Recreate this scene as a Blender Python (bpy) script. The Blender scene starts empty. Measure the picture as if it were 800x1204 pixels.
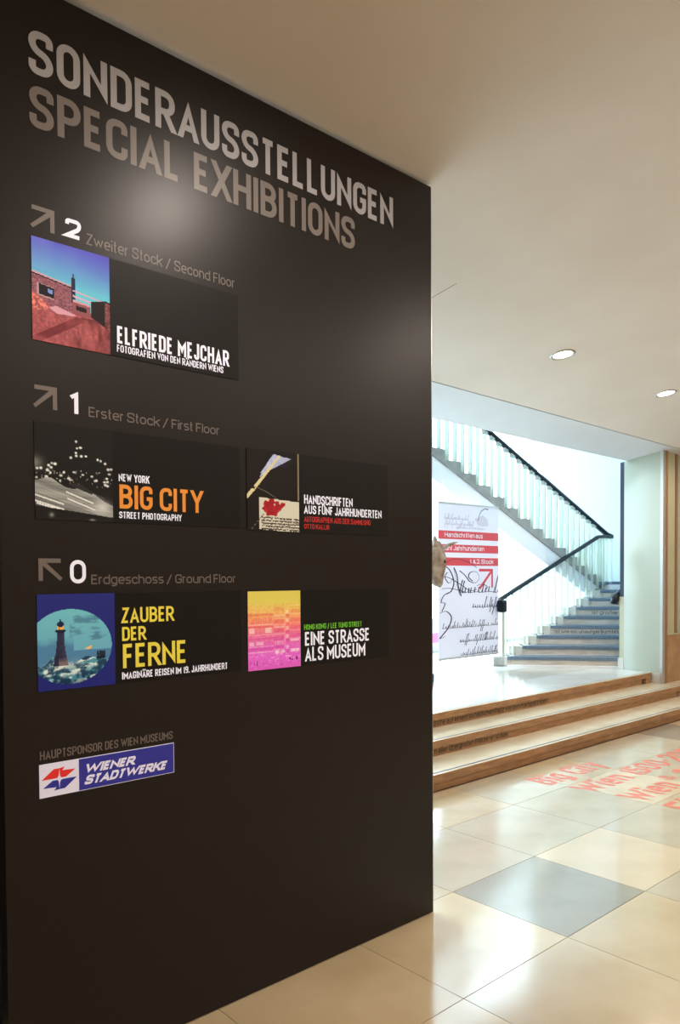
import bpy, bmesh, math, random
import numpy as np
from mathutils import Vector, Matrix
random.seed(7)
SC = bpy.context.scene
COL = SC.collection

# ------------------------------------------------------------------ camera
cd = bpy.data.cameras.new('camera')
cam = bpy.data.objects.new('camera', cd)
COL.objects.link(cam)
EYE = 1.65
YA, PI_, RO = [math.radians(a) for a in (48.0993, -1.39424, -.344577)]
fw = Vector((math.cos(YA)*math.cos(PI_), math.sin(YA)*math.cos(PI_), math.sin(PI_)))
r0 = Vector((math.sin(YA), -math.cos(YA), 0)); u0 = r0.cross(fw)
rr = r0*math.cos(RO) + u0*math.sin(RO); uu = -r0*math.sin(RO) + u0*math.cos(RO)
M4 = Matrix.Identity(4)
for i in range(3):
    M4[i][0] = rr[i]; M4[i][1] = uu[i]; M4[i][2] = -fw[i]
M4[2][3] = EYE
cam.matrix_world = M4
cd.sensor_fit = 'VERTICAL'; cd.sensor_height = 36
cd.lens = 891.816*36/1204
cd.shift_y = (699.357-602)/1204
cd.clip_start = .05
SC.camera = cam

# ------------------------------------------------------------------ light
SC.view_settings.view_transform = 'Standard'
SC.view_settings.look = 'None'
SC.view_settings.gamma = 1
SC.view_settings.use_curve_mapping = False
SC.view_settings.exposure = 0.0
wd = bpy.data.worlds.new('overcast_sky'); SC.world = wd; wd.use_nodes = True
bg = wd.node_tree.nodes['Background']
bg.inputs[0].default_value = (.66, .85, 1, 1); bg.inputs[1].default_value = 11.5
SPOT_W = 52
AMB = 1.0

def portal(loc, rot, sx, sy):
    l = bpy.data.lights.new('window_portal', 'AREA'); l.shape = 'RECTANGLE'; l.size = sx; l.size_y = sy
    l.cycles.is_portal = True
    o = bpy.data.objects.new('window_portal', l); o.location = loc; o.rotation_euler = rot; COL.objects.link(o)
portal((7.0, 8.55, 3.4), (math.radians(-90), 0, 0), 11.4, 5.9)

# ------------------------------------------------------------------ materials
def S(c):  # sRGB 0..255 -> linear
    return tuple((x/255/12.92 if x/255 <= .04045 else ((x/255+.055)/1.055)**2.4) for x in c)
MATS = {}
def mat(name, c, rough=.5, metal=0, c2=None, scale=5, detail=4, bump=0, bscale=40, emit=0, ecol=None, rvar=0, coat=0, spec=.5, stretch=None):
    m = bpy.data.materials.new(name); m.use_nodes = True; nt = m.node_tree
    b = nt.nodes['Principled BSDF']
    b.inputs['Base Color'].default_value = (*c, 1); b.inputs['Roughness'].default_value = rough
    b.inputs['Metallic'].default_value = metal; b.inputs['Specular IOR Level'].default_value = spec
    if coat: b.inputs['Coat Weight'].default_value = coat; b.inputs['Coat Roughness'].default_value = .1
    tc = nt.nodes.new('ShaderNodeTexCoord'); mp = nt.nodes.new('ShaderNodeMapping')
    nt.links.new(tc.outputs['Object'], mp.inputs[0])
    if stretch: mp.inputs['Scale'].default_value = stretch
    n = nt.nodes.new('ShaderNodeTexNoise'); n.inputs['Scale'].default_value = scale; n.inputs['Detail'].default_value = detail
    nt.links.new(mp.outputs[0], n.inputs['Vector'])
    if c2:
        r = nt.nodes.new('ShaderNodeValToRGB'); r.color_ramp.elements[0].position = .35; r.color_ramp.elements[1].position = .65
        r.color_ramp.elements[0].color = (*c, 1); r.color_ramp.elements[1].color = (*c2, 1)
        nt.links.new(n.outputs['Fac'], r.inputs[0]); nt.links.new(r.outputs[0], b.inputs['Base Color'])
    if rvar:
        mr = nt.nodes.new('ShaderNodeMapRange'); mr.inputs[3].default_value = rough-rvar; mr.inputs[4].default_value = rough+rvar
        nt.links.new(n.outputs['Fac'], mr.inputs[0]); nt.links.new(mr.outputs[0], b.inputs['Roughness'])
    if bump:
        n2 = nt.nodes.new('ShaderNodeTexNoise'); n2.inputs['Scale'].default_value = bscale
        nt.links.new(mp.outputs[0], n2.inputs['Vector'])
        bp = nt.nodes.new('ShaderNodeBump'); bp.inputs['Strength'].default_value = bump; bp.inputs['Distance'].default_value = .002
        nt.links.new(n2.outputs['Fac'], bp.inputs['Height']); nt.links.new(bp.outputs[0], b.inputs['Normal'])
    if emit:
        b.inputs['Emission Color'].default_value = (*(ecol or c), 1); b.inputs['Emission Strength'].default_value = emit
    MATS[name] = m
    return m
def translucent(m, c, f):
    nt = m.node_tree; b = nt.nodes['Principled BSDF']; t = nt.nodes.new('ShaderNodeBsdfTranslucent'); t.inputs[0].default_value = (*c, 1)
    x = nt.nodes.new('ShaderNodeMixShader'); x.inputs[0].default_value = f; nt.links.new(b.outputs[0], x.inputs[1]); nt.links.new(t.outputs[0], x.inputs[2]); nt.links.new(x.outputs[0], nt.nodes['Material Output'].inputs[0])
def glass_mat():
    m = bpy.data.materials.new('window_glass'); m.use_nodes = True; nt = m.node_tree
    for n in list(nt.nodes):
        if n.type == 'BSDF_PRINCIPLED': nt.nodes.remove(n)
    out = nt.nodes['Material Output']
    a = nt.nodes.new('ShaderNodeBsdfTransparent'); a.inputs[0].default_value = (.96, .99, .98, 1)
    g = nt.nodes.new('ShaderNodeBsdfGlossy'); g.inputs['Roughness'].default_value = .02
    mx = nt.nodes.new('ShaderNodeMixShader'); lw = nt.nodes.new('ShaderNodeLayerWeight'); p5 = nt.nodes.new('ShaderNodeMath'); p5.operation = 'POWER'; p5.inputs[1].default_value = 5; nt.links.new(lw.outputs['Facing'], p5.inputs[0]); fr = nt.nodes.new('ShaderNodeMath'); fr.operation = 'MULTIPLY_ADD'; fr.inputs[1].default_value = .5; fr.inputs[2].default_value = .03; nt.links.new(p5.outputs[0], fr.inputs[0])
    nt.links.new(fr.outputs[0], mx.inputs[0]); nt.links.new(a.outputs[0], mx.inputs[1]); nt.links.new(g.outputs[0], mx.inputs[2])
    nt.links.new(mx.outputs[0], out.inputs[0]); return m

PLASTER = mat('ceiling_plaster', S((230, 220, 211)), .8, c2=S((225, 214, 204)), scale=1.5)
SOFFIT = mat('soffit_plaster', S((222, 226, 232)), .75, c2=S((217, 222, 228)), scale=2)  # same ceiling, with the cool daylight tint put into its colour
WALLM = mat('hall_wall_paint', S((214, 196, 172)), .8, c2=S((208, 190, 166)), scale=2)
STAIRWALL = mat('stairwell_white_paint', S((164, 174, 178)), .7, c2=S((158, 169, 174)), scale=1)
NAVY = mat('dark_partition_paint', S((30, 40, 52)), .6, c2=S((26, 34, 44)), scale=3)
JOINT = mat('joint_dark', S((92, 76, 62)), .9)
FR = .13
TILEC = []
for i, (a, b) in enumerate([((222, 202, 166), (212, 190, 152)), ((170, 162, 144), (162, 154, 137)), ((226, 206, 176), (216, 198, 166)), ((214, 196, 164), (204, 184, 150)), ((206, 194, 170), (196, 184, 160))]):
    TILEC.append(mat('limestone_tile_%s' % 'honey grey cream sand dove'.split()[i], S(a), FR, c2=S(b), scale=3.5, detail=8, rvar=.02, bump=.05, bscale=5, spec=.85))
LANDC = [mat('landing_stone_pale', S((226, 227, 224)), .12, c2=S((216, 215, 208)), scale=3, detail=8, rvar=.02), mat('landing_stone_beige', S((212, 208, 198)), .12, c2=S((202, 197, 184)), scale=3, detail=8, rvar=.02)]
RISER = mat('warm_shaded_riser_stone', S((176, 134, 94)), .45, c2=S((150, 110, 76)), scale=6, detail=8, bump=.15, stretch=(1, 1, 7))  # beige stone; the warm shade on the risers is put into the colour
TREAD = mat('tread_limestone', S((226, 212, 184)), .25, c2=S((214, 198, 168)), scale=4, detail=7)
INLAY = mat('blue_inlay', S((50, 62, 84)), .4)
BOARD = mat('black_lacquer_board', S((27, 21, 20)), .34, bump=.02, bscale=14, spec=.28)
CARD = mat('black_film_card', S((15, 12, 11)), .45, spec=.22)
GREYT = mat('silver_grey_vinyl', S((168, 167, 174)), .4)
GREYT2 = mat('warm_grey_vinyl', S((116, 108, 104)), .4)
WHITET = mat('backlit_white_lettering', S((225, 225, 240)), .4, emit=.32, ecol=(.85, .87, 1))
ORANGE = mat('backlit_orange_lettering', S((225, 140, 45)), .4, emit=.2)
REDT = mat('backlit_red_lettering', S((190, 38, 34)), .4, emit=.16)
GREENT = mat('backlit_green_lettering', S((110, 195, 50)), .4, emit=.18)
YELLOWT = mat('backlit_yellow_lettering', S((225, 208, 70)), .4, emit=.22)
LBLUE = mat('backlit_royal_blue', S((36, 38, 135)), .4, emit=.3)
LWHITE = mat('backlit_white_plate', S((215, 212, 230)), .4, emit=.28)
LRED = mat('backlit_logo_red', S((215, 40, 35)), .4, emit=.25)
STEEL = mat('brushed_steel', (.6, .6, .6), .3, 1)
RING = mat('downlight_ring', S((190, 188, 180)), .35, .6)
LENS = mat('downlight_lens', (1, 1, 1), .3, emit=9, ecol=(1, .95, .85))
GLASS = glass_mat()
FRAME = mat('window_frame_white', S((236, 240, 240)), .4)
GRAN = mat('blue_grey_terrazzo', S((118, 136, 152)), .35, c2=S((84, 102, 120)), scale=90, detail=2)
RSTONE = mat('stair_riser_stone', S((214, 206, 194)), .5, c2=S((190, 180, 166)), scale=5, detail=8, stretch=(1, 1, 6))
ENDST = mat('stair_end_stone', S((214, 214, 206)), .5, c2=S((200, 198, 188)), scale=6)
GSTONE = mat('grey_concrete_stone', S((160, 158, 152)), .7, c2=S((142, 140, 134)), scale=9, detail=8, bump=.2)
SLABW = mat('white_soffit_slab', S((236, 236, 238)), .7)
BALU = mat('cream_baluster_paint', S((186, 198, 184)), .45)
RAILM = mat('dark_blue_green_handrail', S((12, 24, 30)), .38, spec=.3)
PANELG = mat('pale_green_glazed_panel', S((184, 193, 178)), .2, c2=S((177, 187, 173)), scale=1.2, coat=.5)
BRONZE = mat('copper_brown_trim', S((158, 122, 92)), .4, .2)
ALU = mat('pale_aluminium_trim', S((200, 200, 196)), .3, .6)
WOODP = mat('tan_stone_wainscot', S((186, 150, 112)), .4, c2=S((168, 130, 94)), scale=7, detail=8)
OLIVE = mat('olive_cream_panel', S((190, 188, 158)), .25, c2=S((182, 180, 150)), scale=2)
DBLUE = mat('dark_blue_frame', S((40, 46, 70)), .4)
BANW = mat('banner_cloth', S((236, 236, 246)), .6, c2=S((232, 232, 242)), scale=2)
translucent(BANW, S((226, 228, 250)), .13)
BANR = mat('banner_red', S((208, 70, 80)), .6)
INK = mat('ink', S((36, 38, 62)), .7)
INKF = mat('pale_ink', S((170, 160, 176)), .7)
BLACKL = mat('black_vinyl_lettering', S((46, 36, 30)), .6)
FRED = mat('floor_red_lettering', S((226, 128, 108)), .35)
FTXT = mat('stair_lettering', S((78, 84, 92)), .6)
BONE = mat('weathered_stone_carving', S((166, 146, 128)), .7, c2=S((112, 84, 62)), scale=9, detail=8, bump=.5)
PLINTH = mat('dark_green_plinth', S((30, 48, 52)), .5)
PINK = mat('pink_print', S((250, 130, 190)), .6)
GLOBE = mat('opal_globe', (1, 1, 1), .3, emit=14, ecol=(1, .97, .9))
BRASS = mat('brass', (.6, .45, .2), .3, 1)

# ------------------------------------------------------------------ mesh helpers
class MB:
    def __init__(s): s.v = []; s.f = []
    def add(s, vs, fs):
        n = len(s.v); s.v += [tuple(v) for v in vs]; s.f += [tuple(i+n for i in f) for f in fs]; return s
    def box(s, x0, x1, y0, y1, z0, z1):
        return s.add([(x0, y0, z0), (x1, y0, z0), (x1, y1, z0), (x0, y1, z0), (x0, y0, z1), (x1, y0, z1), (x1, y1, z1), (x0, y1, z1)],
                     [(0, 3, 2, 1), (4, 5, 6, 7), (0, 1, 5, 4), (1, 2, 6, 5), (2, 3, 7, 6), (3, 0, 4, 7)])
    def prism(s, poly, z0, z1):  # poly: xy list ccw; z may be functions
        n = len(poly); f0 = z0 if callable(z0) else (lambda x, y: z0); f1 = z1 if callable(z1) else (lambda x, y: z1)
        vs = [(x, y, f0(x, y)) for x, y in poly] + [(x, y, f1(x, y)) for x, y in poly]
        return s.add(vs, [tuple(range(n))[::-1], tuple(range(n, 2*n))] + [(i, (i+1) % n, n+(i+1) % n, n+i) for i in range(n)])
    def prismy(s, poly, y0, y1):  # poly in xz
        n = len(poly); vs = [(x, y0, z) for x, z in poly] + [(x, y1, z) for x, z in poly]
        return s.add(vs, [tuple(range(n)), tuple(range(n, 2*n))[::-1]] + [(i, n+i, n+(i+1) % n, (i+1) % n) for i in range(n)])
    def lathe(s, prof, n=24, c=(0, 0, 0), T=None):
        vs = []
        for r, z in prof:
            for k in range(n):
                a = 2*math.pi*k/n; p = Vector((r*math.cos(a), r*math.sin(a), z))
                if T: p = T @ p
                vs.append(p+Vector(c))
        fs = []
        for j in range(len(prof)-1):
            for k in range(n): fs.append((j*n+k, j*n+(k+1) % n, (j+1)*n+(k+1) % n, (j+1)*n+k))
        if prof[0][0] > 1e-5: fs.append(tuple(range(n))[::-1])
        if prof[-1][0] > 1e-5: fs.append(tuple(range((len(prof)-1)*n, len(prof)*n)))
        return s.add(vs, fs)
    def sweep(s, pts, prof, up=(0, 0, 1)):  # prof: list of (side, up)
        P = [Vector(p) for p in pts]; n = len(prof); vs = []
        for i, p in enumerate(P):
            d = ((P[min(i+1, len(P)-1)]-p).normalized() + (p-P[max(i-1, 0)]).normalized()).normalized()
            sd = d.cross(Vector(up)).normalized(); u = sd.cross(d)
            for a, b in prof: vs.append(p+sd*a+u*b)
        fs = [tuple(range(n)), tuple(range((len(P)-1)*n, len(P)*n))[::-1]]
        for j in range(len(P)-1):
            for k in range(n): fs.append((j*n+k, (j+1)*n+k, (j+1)*n+(k+1) % n, j*n+(k+1) % n))
        return s.add(vs, fs)
    def mesh(s, name, m):
        me = bpy.data.meshes.new(name); me.from_pydata(s.v, [], s.f); me.update()
        bm = bmesh.new(); bm.from_mesh(me); bmesh.ops.recalc_face_normals(bm, faces=bm.faces); bm.to_mesh(me); bm.free()
        if m: me.materials.append(m)
        return me
    def build(s, name, m, parent=None, smooth=False, bevel=0):
        me = s.mesh(name, m); o = bpy.data.objects.new(name, me); COL.objects.link(o)
        if parent: place(o, parent)
        if smooth:
            for p in me.polygons: p.use_smooth = True
        if bevel:
            b = o.modifiers.new('bevel', 'BEVEL'); b.width = bevel; b.segments = 2; b.limit_method = 'ANGLE'
        return o
def wloc(o):
    v = Vector((0, 0, 0))
    while o: v += o.location; o = o.parent
    return v
def place(o, parent):
    l = o.location.copy(); o.parent = parent; o.location = l - wloc(parent)
def thing(name, label, cat, loc=(0, 0, 0), group=None):
    o = bpy.data.objects.new(name, None); o.empty_display_size = .1; o.location = loc; COL.objects.link(o)
    return tag(o, label, cat, group)
def tag(o, label=None, cat=None, group=None, kind=None):
    if label: o['label'] = label
    if cat: o['category'] = cat
    if group: o['group'] = group
    if kind: o['kind'] = kind
    return o
def struct(o, label=None):
    o['kind'] = 'structure'
    if label: o['label'] = label
    return o

# ------------------------------------------------------------------ stroke font
GL = {
 'A': (.54, '0,0 .5,1 1,0;.2,.26 .8,.26'), 'B': (.5, '0,0 0,1 .94,1r .94,.53r 0,.53;0,.53 1,.53r 1,0r 0,0'),
 'C': (.5, '1,.7 1,1r 0,1r 0,0r 1,0r 1,.3'), 'D': (.5, 'c0,0 0,1 1,1r 1,0r'), 'E': (.43, '1,1 0,1 0,0 1,0;0,.52 .88,.52'),
 'F': (.42, '1,1 0,1 0,0;0,.5 .88,.5'), 'G': (.5, '1,.72 1,1r 0,1r 0,0r 1,0r 1,.46 .55,.46'), 'H': (.52, '0,0 0,1;1,0 1,1;0,.52 1,.52'),
 'I': (0, '0,0 0,1'), 'J': (.4, '1,1 1,0r 0,0r 0,.26'), 'K': (.52, '0,0 0,1;1,1 .04,.4;1,0 .4,.62'), 'L': (.42, '0,1 0,0 1,0'),
 'M': (.64, '0,0 0,1 .5,.36 1,1 1,0'), 'N': (.53, '0,0 0,1 1,0 1,1'), 'O': (.5, 'c0,0r 1,0r 1,1r 0,1r'), 'P': (.5, '0,0 0,1 1,1r 1,.44r 0,.44'),
 'Q': (.5, 'c0,0r 1,0r 1,1r 0,1r;.6,.25 1,0'), 'R': (.51, '0,0 0,1 .97,1r .97,.45r 0,.45;.48,.45 1,0'), 'S': (.5, '1,.72 1,1r 0,1r 0,.57r 1,.45r 1,0r 0,0r 0,.28'),
 'T': (.46, '0,1 1,1;.5,0 .5,1'), 'U': (.51, '0,1 0,0r 1,0r 1,1'), 'V': (.52, '0,1 .5,0 1,1'), 'W': (.76, '0,1 .25,0 .5,.9 .75,0 1,1'),
 'X': (.52, '0,0 1,1;0,1 1,0'), 'Y': (.52, '0,1 .5,.45 1,1;.5,.45 .5,0'), 'Z': (.46, '0,1 1,1 0,0 1,0'),
 '0': (.48, 'c0,0r 1,0r 1,1r 0,1r'), '1': (.26, '0,.76 1,1 1,0'), '2': (.48, '0,.74 0,1r 1,1r 1,.58r 0,.02 1,.02'), '5': (.47, '1,1 .06,1 .02,.56 1,.6r 1,0r 0,0r 0,.26'),
 '9': (.48, 'c0,.44r 1,.44r 1,1r 0,1r;1,.72 1,0r .05,0'), '8': (.48, 'c0,0r 1,0r 1,.52r 0,.52r;c.04,.52r .96,.52r .96,1r .04,1r'),
 'a': (.43, '.06,.72 1,.72r 1,0;1,.42 0,.42r 0,0r 1,0'), 'b': (.45, '0,1 0,0 1,0r 1,.72r 0,.72'), 'c': (.42, '1,.5 1,.72r 0,.72r 0,0r 1,0r 1,.2'),
 'd': (.45, '1,1 1,0 0,0r 0,.72r 1,.72'), 'e': (.44, '0,.36 1,.36 1,.72r 0,.72r 0,0r .96,0'), 'f': (.28, '1,1 .4,1r .4,0;0,.72 1,.72'),
 'g': (.45, '1,.72 1,-.26r .06,-.26;1,.72 0,.72r 0,0r 1,0'), 'h': (.44, '0,0 0,1;0,.72 1,.72r 1,0'), 'i': (0, '0,0 0,.63;0,.98 0,1.01'),
 'k': (.43, '0,0 0,1;1,.72 .04,.28;1,0 .4,.46'), 'l': (0, '0,1 0,0'), 'm': (.74, '0,0 0,.72 .5,.72r .5,0;.5,.72 1,.72r 1,0'), 'n': (.44, '0,0 0,.72 1,.72r 1,0'),
 'o': (.45, 'c0,0r 1,0r 1,.72r 0,.72r'), 'p': (.45, '0,-.26 0,.72 1,.72r 1,0r 0,0'), 'r': (.28, '0,0 0,.72 1,.72'), 's': (.4, '1,.72 0,.72r 0,.4r 1,.34r 1,0r 0,0'),
 't': (.28, '.35,1 .35,0r 1,0;0,.72 1,.72'), 'u': (.44, '0,.72 0,0r 1,0 1,.72'), 'v': (.44, '0,.72 .5,0 1,.72'), 'w': (.66, '0,.72 .25,0 .5,.66 .75,0 1,.72'),
 'y': (.44, '0,.72 .52,0;1,.72 .3,-.26'), 'z': (.4, '0,.72 1,.72 0,0 1,0'), 'ß': (.45, '0,0 0,1r .9,1r .9,.56r .5,.56;.5,.56 1,.56r 1,0r .4,0'),
 '.': (0, '0,0 0,.02'), ',': (0, '0,-.14 0,.04'), ':': (0, '0,0 0,.03;0,.62 0,.66'), '/': (.42, '0,-.1 1,1.1'), '-': (.3, '0,.42 1,.42'), '&': (.5, '1,0 .1,.8r .5,1r .8,.75r 0,.3r .4,0r 1,.4'),
}
for k, b, y in (('Ä', 'A', 1.2), ('Ü', 'U', 1.2), ('Ö', 'O', 1.2), ('ä', 'a', .98), ('ü', 'u', .98), ('ö', 'o', .98)):
    w, sp = GL[b]; GL[k] = (w, sp + ';.15,%g .15,%g;.85,%g .85,%g' % (y-.05, y+.04, y-.05, y+.04))
def rounded(pts, rnd, closed, rmax):
    out = []; n = len(pts)
    for i, p in enumerate(pts):
        if not rnd[i] or (not closed and i in (0, n-1)): out.append(p); continue
        a = pts[i-1]; b = pts[(i+1) % n]
        da = np.hypot(*(a-p)); db = np.hypot(*(b-p)); r = min(rmax, da*.5, db*.5)
        A = p+(a-p)/da*r; B = p+(b-p)/db*r
        for t in np.linspace(0, 1, 6):
            # superelliptic corner (close to a circle arc)
            k = .5523*1.0
            c1 = A+(p-A)*k; c2 = B+(p-B)*k
            out.append((1-t)**3*A+3*t*(1-t)**2*c1+3*t*t*(1-t)*c2+t**3*B)
    q = [out[0]]
    for p in out[1:]:
        if np.hypot(*(p-q[-1])) > 1e-6: q.append(p)
    if closed and np.hypot(*(q[0]-q[-1])) < 1e-6: q.pop()
    return q
def ribbon(mb, pts, closed, hw, T, ylo=None, yhi=None, flush=True, zoff=0):
    n = len(pts); L = []; Rr = []
    for i, p in enumerate(pts):
        pa = pts[i-1] if (i > 0 or closed) else None; pb = pts[(i+1) % n] if (i < n-1 or closed) else None
        d1 = (p-pa)/max(1e-9, np.hypot(*(p-pa))) if pa is not None else None
        d2 = (pb-p)/max(1e-9, np.hypot(*(pb-p))) if pb is not None else None
        if d1 is None or d2 is None:
            d = d2 if d1 is None else d1; nn = np.array([-d[1], d[0]]); l = p+nn*hw; r = p-nn*hw
            if flush and ylo is not None and abs(d[1]) > .3:
                for lim in (ylo, yhi):
                    if abs(p[1]-lim) < hw*1.3:
                        l = l + d*((lim-l[1])/d[1]); r = r + d*((lim-r[1])/d[1])
        else:
            m = d1+d2; ml = np.hypot(*m)
            if ml < .15: m = np.array([-d1[1], d1[0]]); ml = 1
            m = m/ml; nn = np.array([-m[1], m[0]]); c = max(.22, abs(np.dot(nn, np.array([-d1[1], d1[0]]))))
            l = p+nn*hw/c; r = p-nn*hw/c
            if ylo is not None:
                l = np.array([l[0], min(max(l[1], min(ylo, p[1]-hw)), max(yhi, p[1]+hw))]); r = np.array([r[0], min(max(r[1], min(ylo, p[1]-hw)), max(yhi, p[1]+hw))])
        L.append(l); Rr.append(r)
    vs = [T(*q, zoff+i*5e-6) for i, q in enumerate(L)]+[T(*q, zoff+i*5e-6) for i, q in enumerate(Rr)]
    fs = [(i, (i+1) % n, n+(i+1) % n, n+i) for i in range(n if closed else n-1)]
    mb.add(vs, fs)
def text(mb, s, T, x0, x1, z0, H, st, gap=.14, shear=0, space=.34):
    gap = gap*(.6 if s == s.upper() else 1.0)
    """letters of cap height H and stroke st, fitted between x0 and x1; T maps (x, z, offset) to a point"""
    sw = st/H
    glyphs = 0; fixed = 0
    for i, ch in enumerate(s):
        if ch == ' ': fixed += space*(1.15 if s.lower() != s.upper() and s != s.upper() else 1); continue
        w = GL[ch][0]; glyphs += max(0, w-sw) ; fixed += sw
        if i < len(s)-1 and s[i+1] != ' ' : fixed += gap
    k = ((x1-x0)/H - fixed)/max(glyphs, 1e-6) if glyphs > 0 else 1
    cx = 0; off = 0
    for i, ch in enumerate(s):
        if ch == ' ': cx += space*(1.15 if s != s.upper() else 1); continue
        w, spec = GL[ch]; wi = max(0, w-sw)*k
        for path in spec.split(';'):
            closed = path[0] == 'c'; path = path.lstrip('c'); pts = []; rn = []
            for tk in path.split():
                r = tk.endswith('r'); a, b = tk.rstrip('r').split(','); a = float(a); b = float(b)
                y = sw/2+b*(1-sw) if b >= 0 else sw/2+b*(1-sw)
                pts.append(np.array([(cx+sw/2+a*wi)*H, y*H])); rn.append(r)
            q = rounded(pts, rn, closed, H*.26)
            xh = .72
            lims = (0, H)
            fl = path
            # lowercase x-height: treat its own top as the limit
            tops = max(p[1] for p in q)
            hi = H if tops > .9*H else (tops+st/2)
            lo = min(0, min(p[1] for p in q)-st/2)
            if len(q) == 2 and abs(q[0][0]-q[1][0]) < 1e-9 and abs(q[0][1]-q[1][1]) < .3*H:  # dots
                a, b = sorted([q[0][1], q[1][1]]); a -= st/2; b += st/2; X = q[0][0]
                mb.add([T(x0+xx+shear*yy, z0+yy, off) for xx, yy in ((X-st*.55, a), (X+st*.55, a), (X+st*.55, b), (X-st*.55, b))], [(0, 1, 2, 3)])
            else:
                ribbon(mb, q, closed, st/2, (lambda x, y, o: T(x0+x+shear*y, z0+y, o)), lo, hi, True, off)
            off += 1.5e-5
            if off > 2e-4: off = 0
        cx += wi/1+sw + (gap if i < len(s)-1 and s[i+1] != ' ' else 0)
def nrm_fix(mb): return mb
def letters(name, m, parent, items, T):
    for it in items:
        mb = MB(); text(mb, *it[:1], T, *it[1:]); o = mb.build(name, m, parent)
    return o

# ------------------------------------------------------------------ ceiling height (it slopes down towards the stair)
def cz(x, y): return 3.535-.003*(x-1.8)-.158*(y-2.44)
def gy(x): return 4.162+.019*(x-4.763)
def ey(x): return 4.813+.0157*(x-5.51)

# ------------------------------------------------------------------ floor
TX, TY, X0, Y0 = .7455, .6725, 2.302, 1.857
fl = MB(); fl.box(-3.6, 14.1, -6.1, 3.85, -.12, -.006)
floor = struct(fl.build('floor', JOINT), 'polished limestone tiled floor of the entrance hall')
def tile_poly(mb, xa, xb, ya, yb, z, g=.0017, t=.006):
    mb.box(xa+g, xb-g, ya+g, yb-g, z-t, z)
rest = [MB() for _ in TILEC]
tmesh = {}
pat = {(0, 0): 0, (1, 0): 1, (2, 0): 2, (3, 0): 4, (4, 0): 3, (0, -1): 3, (1, -1): 3, (2, -1): 4, (3, -1): 2, (-1, 0): 0, (-1, -1): 0, (0, 1): 3, (1, 1): 4, (2, 1): 4, (3, 1): 4, (4, 1): 2, (5, 1): 4, (0, 2): 3, (1, 2): 4, (2, 2): 3, (3, 2): 4, (4, 2): 3, (5, 2): 4, (6, 1): 4, (6, 2): 4, (7, 1): 3}
for i in range(-8, 16):
    for j in range(-12, 3):
        xa, xb = X0+i*TX, X0+(i+1)*TX; ya, yb = Y0+j*TY, Y0+(j+1)*TY
        if j == 2: yb = 3.79
        k = pat.get((i, j), random.choice([0, 2, 3, 3, 4, 1]) if i > 4 or j < -4 else random.choice([0, 3]))
        if -3 <= i <= 9 and -3 <= j:
            key = (k, j == 2)
            if key not in tmesh:
                mb = MB(); tile_poly(mb, 0, xb-xa, 0, yb-ya, 0); tmesh[key] = mb.mesh('tile', TILEC[k])
            o = bpy.data.objects.new('tile', tmesh[key]); o.location = (xa, ya, 0); COL.objects.link(o); o.parent = floor
        else: tile_poly(rest[k], max(xa, -3.6), min(xb, 14.1), ya, yb, 0)
for k, mb in enumerate(rest):
    if mb.v: tag(mb.build('tile_field', TILEC[k], floor), kind='stuff')

# ------------------------------------------------------------------ three broad steps and the landing
LZ = .403
STP = [(3.79, 0, .133), (4.172, .133, .268), (4.527, .268, LZ)]
steps = struct(bpy.data.objects.new('floor_steps', None)); COL.objects.link(steps); steps.location = (1.2, 3.79, 0)
steps['label'] = 'three wide limestone steps with risers coloured brown for warm shade and a thin blue inlay line'
xr = [14.05, 9.44, 9.385]
for k, (y, za, zb) in enumerate(STP):
    yn = STP[k+1][0]+.02 if k < 2 else 4.56
    xe = 14.05 if k < 2 else 9.385
    # joints between slabs
    xs = [1.22, 3.15, 5.66, 8.1, xe] if k == 0 else [1.22, 2.6, 4.95, 7.3, xe] if k == 1 else [1.22, 3.4, 5.7, 8.0, xe]
    for a, b in zip(xs[:-1], xs[1:]):
        MB().box(a+.001, b-.001, y+.05, yn-.001, zb-.04, zb).build('tread', TREAD, steps, bevel=.002)
        MB().box(a+.001, b-.001, y, y+.030, zb-.065, zb).build('nosing', TREAD, steps, bevel=.002)
        MB().box(a+.001, b-.001, y-.0015, y+.001, zb-.063, zb-.004).build('nosing_shade_face', RISER, steps)  # thin brown sheet painting warm shade on the nosing front
        MB().box(a, b, y+.030, y+.05, zb-.04, zb-.0004).build('inlay_line', INLAY, steps)
    for a, b in zip(xs[:-1], xs[1:]):
        e = b-.001 if b < xe-.01 or k == 0 else (9.36 if k == 1 else 9.17)
        MB().box(a+.001, e, y+.018, y+.06, za, zb-.065).build('riser', RISER, steps)
    if k: MB().box(9.44 if k == 1 else 9.25, xr[k]+(.2 if k == 1 else 0), y+.002, y+.06, za, zb-.065).build('end_block', RISER, steps)
    MB().box(1.22, xe, y+.06, STP[k+1][0]+.06 if k < 2 else 4.6, za-.02 if za else 0, zb-.041).build('step_core', JOINT, steps)

land = MB(); land.box(1.2, 12.85, 4.56, 8.62, .2, LZ-.006)
landing = struct(land.build('floor_landing', JOINT), 'glossy pale stone landing at the foot of the staircase')
for i in range(-1, 14):
    for j in range(0, 6):
        xa = max(1.22, 2.302+i*.7455); xb = min(12.8, 2.302+(i+1)*.7455); ya = 4.563+j*.68; yb = min(8.6, ya+.68)
        mb = MB(); mb.box(xa+.0012, xb-.0012, ya+.0012, yb-.0012, LZ-.006, LZ)
        mb.build('tile', LANDC[(i*2+j) % 2 if random.random() < .8 else 0], landing)

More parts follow.
